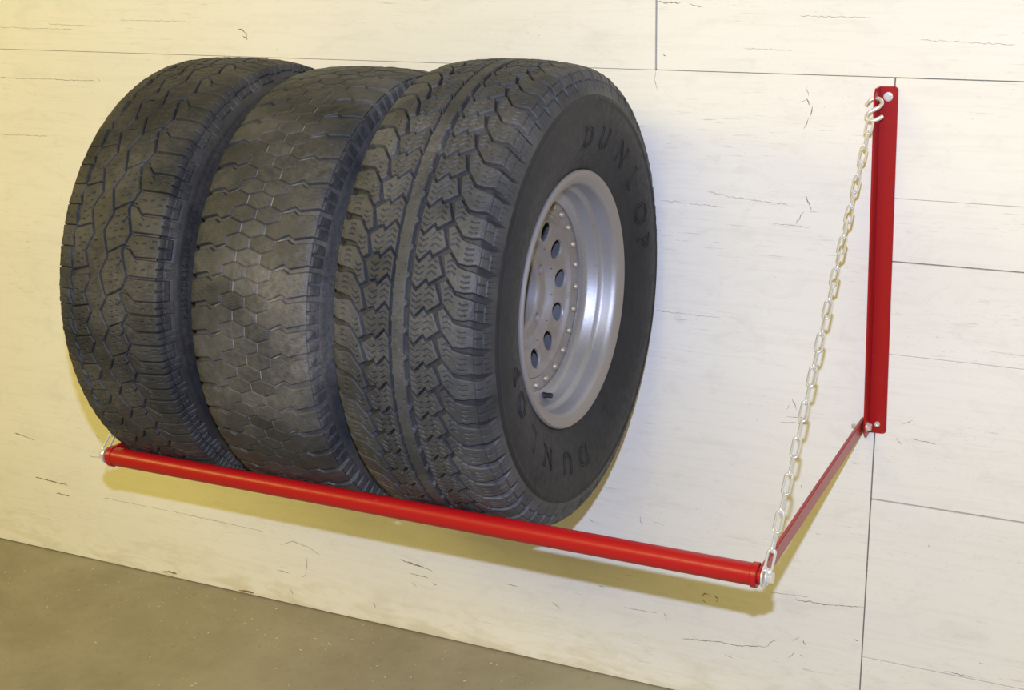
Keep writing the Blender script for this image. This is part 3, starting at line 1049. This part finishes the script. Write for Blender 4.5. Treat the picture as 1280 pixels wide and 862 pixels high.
def bracket(xb_top, xb_bot, side):
    """angle-iron upright screwed to the wall; side=+1: wall flange to the right of the standing flange"""
    z0, z1 = 0.625, 1.2468
    tilt = math.atan2(xb_top - xb_bot, z1 - z0)
    L = z1 - z0
    bm = bmesh.new()
    t = 0.0032
    # L section, corners clipped at the top and bottom
    w, d = 0.0325, 0.042
    # wall flange outline (x,z), rounded free corners
    rc = 0.007
    out = [(0, 0)]
    for cx, cz, a0 in ((w - rc, rc, -90), (w - rc, L - rc, 0)):
        for k in range(6):
            a = (a0 + 90 * k / 5) * D2R
            out.append((cx + rc * math.cos(a), cz + rc * math.sin(a)))
    out.append((0, L))
    vs_ = [bm.verts.new((side * x, -t, z)) for x, z in out]
    f = bm.faces.new(vs_ if side > 0 else vs_[::-1])
    r = bmesh.ops.extrude_face_region(bm, geom=[f])
    for v in r['geom']:
        if isinstance(v, bmesh.types.BMVert):
            v.co.y = -0.0002
    out = [(0, 0), (d - 0.012, 0), (d, 0.012), (d, L - 0.010), (d - 0.010, L), (0, L)]
    vs_ = [bm.verts.new((0, -y - 0.0002, z)) for y, z in out]
    f = bm.faces.new(vs_)
    r = bmesh.ops.extrude_face_region(bm, geom=[f])
    for v in r['geom']:
        if isinstance(v, bmesh.types.BMVert):
            v.co.x = side * t
    bmesh.ops.recalc_face_normals(bm, faces=bm.faces)
    me = bm_mesh('wall_bracket', bm)
    o = rk('wall_bracket', me, RED, None, (xb_bot, 0, z0))
    o.rotation_euler = (0, tilt, 0)
    hb = hex_bolt('lag_bolt', 0.0064, 0.0055, 0.0078)
    b = link('lag_bolt', hb, ZINC, o, (side * 0.0165, -t - 0.0001, L - 0.017))
    b.rotation_euler = (0, 0, -math.pi / 2)
    sc_ = lathe_mesh('wall_screw', [(0, 0.0052), (0.0015, 0.0052), (0.0024, 0.0046), (0.0024, 0.0024), (0.0006, 0.0022), (0.0006, 0.0)], 24)
    b = link('wall_screw', sc_, ZINC, o, (side * 0.0165, -t - 0.0001, 0.0175))
    b.rotation_euler = (0, 0, -math.pi / 2)
    # pivot bolt through arm and flange
    pb = hex_bolt('pivot_bolt', 0.0070, 0.0060, 0.0088, 0.002)
    x_in = side * t
    b = link('pivot_bolt', pb, ZINC, o, (x_in, -0.028, 0.019))
    if side < 0:
        b.rotation_euler = (0, 0, math.pi)
    b2 = link('pivot_nut', hex_bolt('pivot_nut', 0.0068, 0.006, 0.0085, 0.0015), ZINC, o, (-side * 0.0062, -0.028, 0.019))
    b2.rotation_euler = (0, 0, math.pi if side > 0 else 0)
    th = link('pivot_thread', lathe_mesh('pivot_thread', [(0.0, 0.0038), (0.016, 0.0038), (0.0175, 0.0028), (0.0175, 0.0)], 16), ZINC, o, (-side * 0.0062, -0.028, 0.019))
    th.rotation_euler = (0, 0, math.pi if side > 0 else 0)
    return o


XBT, XBB = 1.3267, 1.3408
br = bracket(XBT, XBB, 1)
XLB = XL - 0.007
bl = bracket(XLB, XLB, -1)
# arms, flat steel from the pivot to the bar end
for xa in (XR + 0.000, XL):
    bm = bmesh.new()
    hz = 0.0130
    out = [(-0.012, -hz), (-0.012, hz)] + [(-BAR_D + hz * math.cos(a), hz * math.sin(a)) for a in np.linspace(math.pi / 2, 3 * math.pi / 2, 13)]
    f = bm.faces.new([bm.verts.new((xa - 0.003, y, BAR_Z + z)) for y, z in out])
    r = bmesh.ops.extrude_face_region(bm, geom=[f])
    for v in r['geom']:
        if isinstance(v, bmesh.types.BMVert):
            v.co.x = xa + 0.003
    bmesh.ops.recalc_face_normals(bm, faces=bm.faces)
    bmesh.ops.bevel(bm, geom=bm.edges[:], offset=0.0010, segments=2, affect='EDGES')
    rk('arm', bm_mesh('arm', bm), RED, None)
# end bolts holding the chains
for xe, s in ((XR + 0.0085, 1), (XL - 0.0085, -1)):
    b = rk('end_bolt', hex_bolt('end_bolt', 0.0095, 0.0075, 0.0125, 0.002), ZINC, None, (xe, -BAR_D, BAR_Z))
    if s < 0:
        b.rotation_euler = (0, 0, math.pi)
    rk('chain_washer', lathe_mesh('chain_washer', [(0, 0.0), (0, 0.0155), (0.0022, 0.0155), (0.0022, 0.0)], 28), ZINC, None, (xe - (0.0054 if s > 0 else -0.0032), -BAR_D, BAR_Z))


# ------------------------------------------------------------------ chains
def link_loop(pitch, width, wire, n=10):
    """centreline of one straight-sided chain link, long axis z, flat in the xz plane"""
    rr = width / 2 - wire
    hl = (pitch + wire * 2) / 2 - wire - rr
    hl = pitch / 2 + wire - rr
    pts = []
    for k in range(n + 1):
        a = math.pi * k / n
        pts.append((rr * math.cos(a), 0, hl + rr * math.sin(a)))
    for k in range(n + 1):
        a = math.pi + math.pi * k / n
        pts.append((rr * math.cos(a), 0, -hl + rr * math.sin(a)))
    return pts


def s_curve():
    pts = []
    ctl = [(-0.015, 0.006), (-0.010, 0.0145), (-0.002, 0.0185), (0.007, 0.0165), (0.0105, 0.009), (0.007, 0.003), (0.0, -0.0025), (-0.008, -0.0085), (-0.0105, -0.0145), (-0.0065, -0.0205),
           (0.001, -0.0225), (0.009, -0.0195), (0.017, -0.0135)]
    c = catmull(np.array(ctl), 6)
    return [(x, 0, z) for x, z in c]


SH = tube_mesh('s_hook', s_curve(), 0.0034, 12)
HOOK_ROT = (-0.62, 0, -0.05)


def chain(hook, bottom, label, nlinks, flip, mirror=1):
    bottom = Vector(bottom)
    top = Vector(hook) + Euler(HOOK_ROT).to_matrix() @ Vector((-0.002 * mirror, 0, -0.0190))
    d = top - bottom
    pitch = d.length / nlinks
    root = link('support_chain', None)
    root.location = bottom
    tag(root, label, 'chain')
    wire = 0.0020
    me = tube_mesh('chain_link', link_loop(pitch, 0.0145, wire, 10), wire, 10, closed=True)
    zax = d.normalized()
    xax = Vector((1, 0, 0))
    yax = zax.cross(xax).normalized()
    xax = yax.cross(zax)
    B = Matrix((xax, yax, zax)).transposed()
    for i in range(nlinks):
        o = link('chain_link', me, ZINC, root)
        tw = (math.pi / 2 if (i + flip) % 2 else 0.0) + random.uniform(-0.16, 0.16) + 0.12
        o.rotation_euler = (B @ Matrix.Rotation(tw, 3, 'Z')).to_euler()
        o.location = d * ((i + 0.5) / nlinks)
    h = link('s_hook', SH, ZINC, root)
    h.location = Vector(hook) - bottom
    h.rotation_euler = HOOK_ROT
    h.scale = (mirror, 1, 1)
    return root


HOOK = pix(1093.0, 135.5, -0.043)
chain(HOOK, (XR + 0.0095, -BAR_D, BAR_Z + 0.010), 'zinc chain in full view, hooked to the red upright beside bare wall', 27, 0)
chain((XLB - 0.003, -0.043, float(HOOK[2])), (XL - 0.0095, -BAR_D, BAR_Z + 0.010), 'zinc chain with only its last links showing beside the zigzag-tread tire', 27, 0, -1)
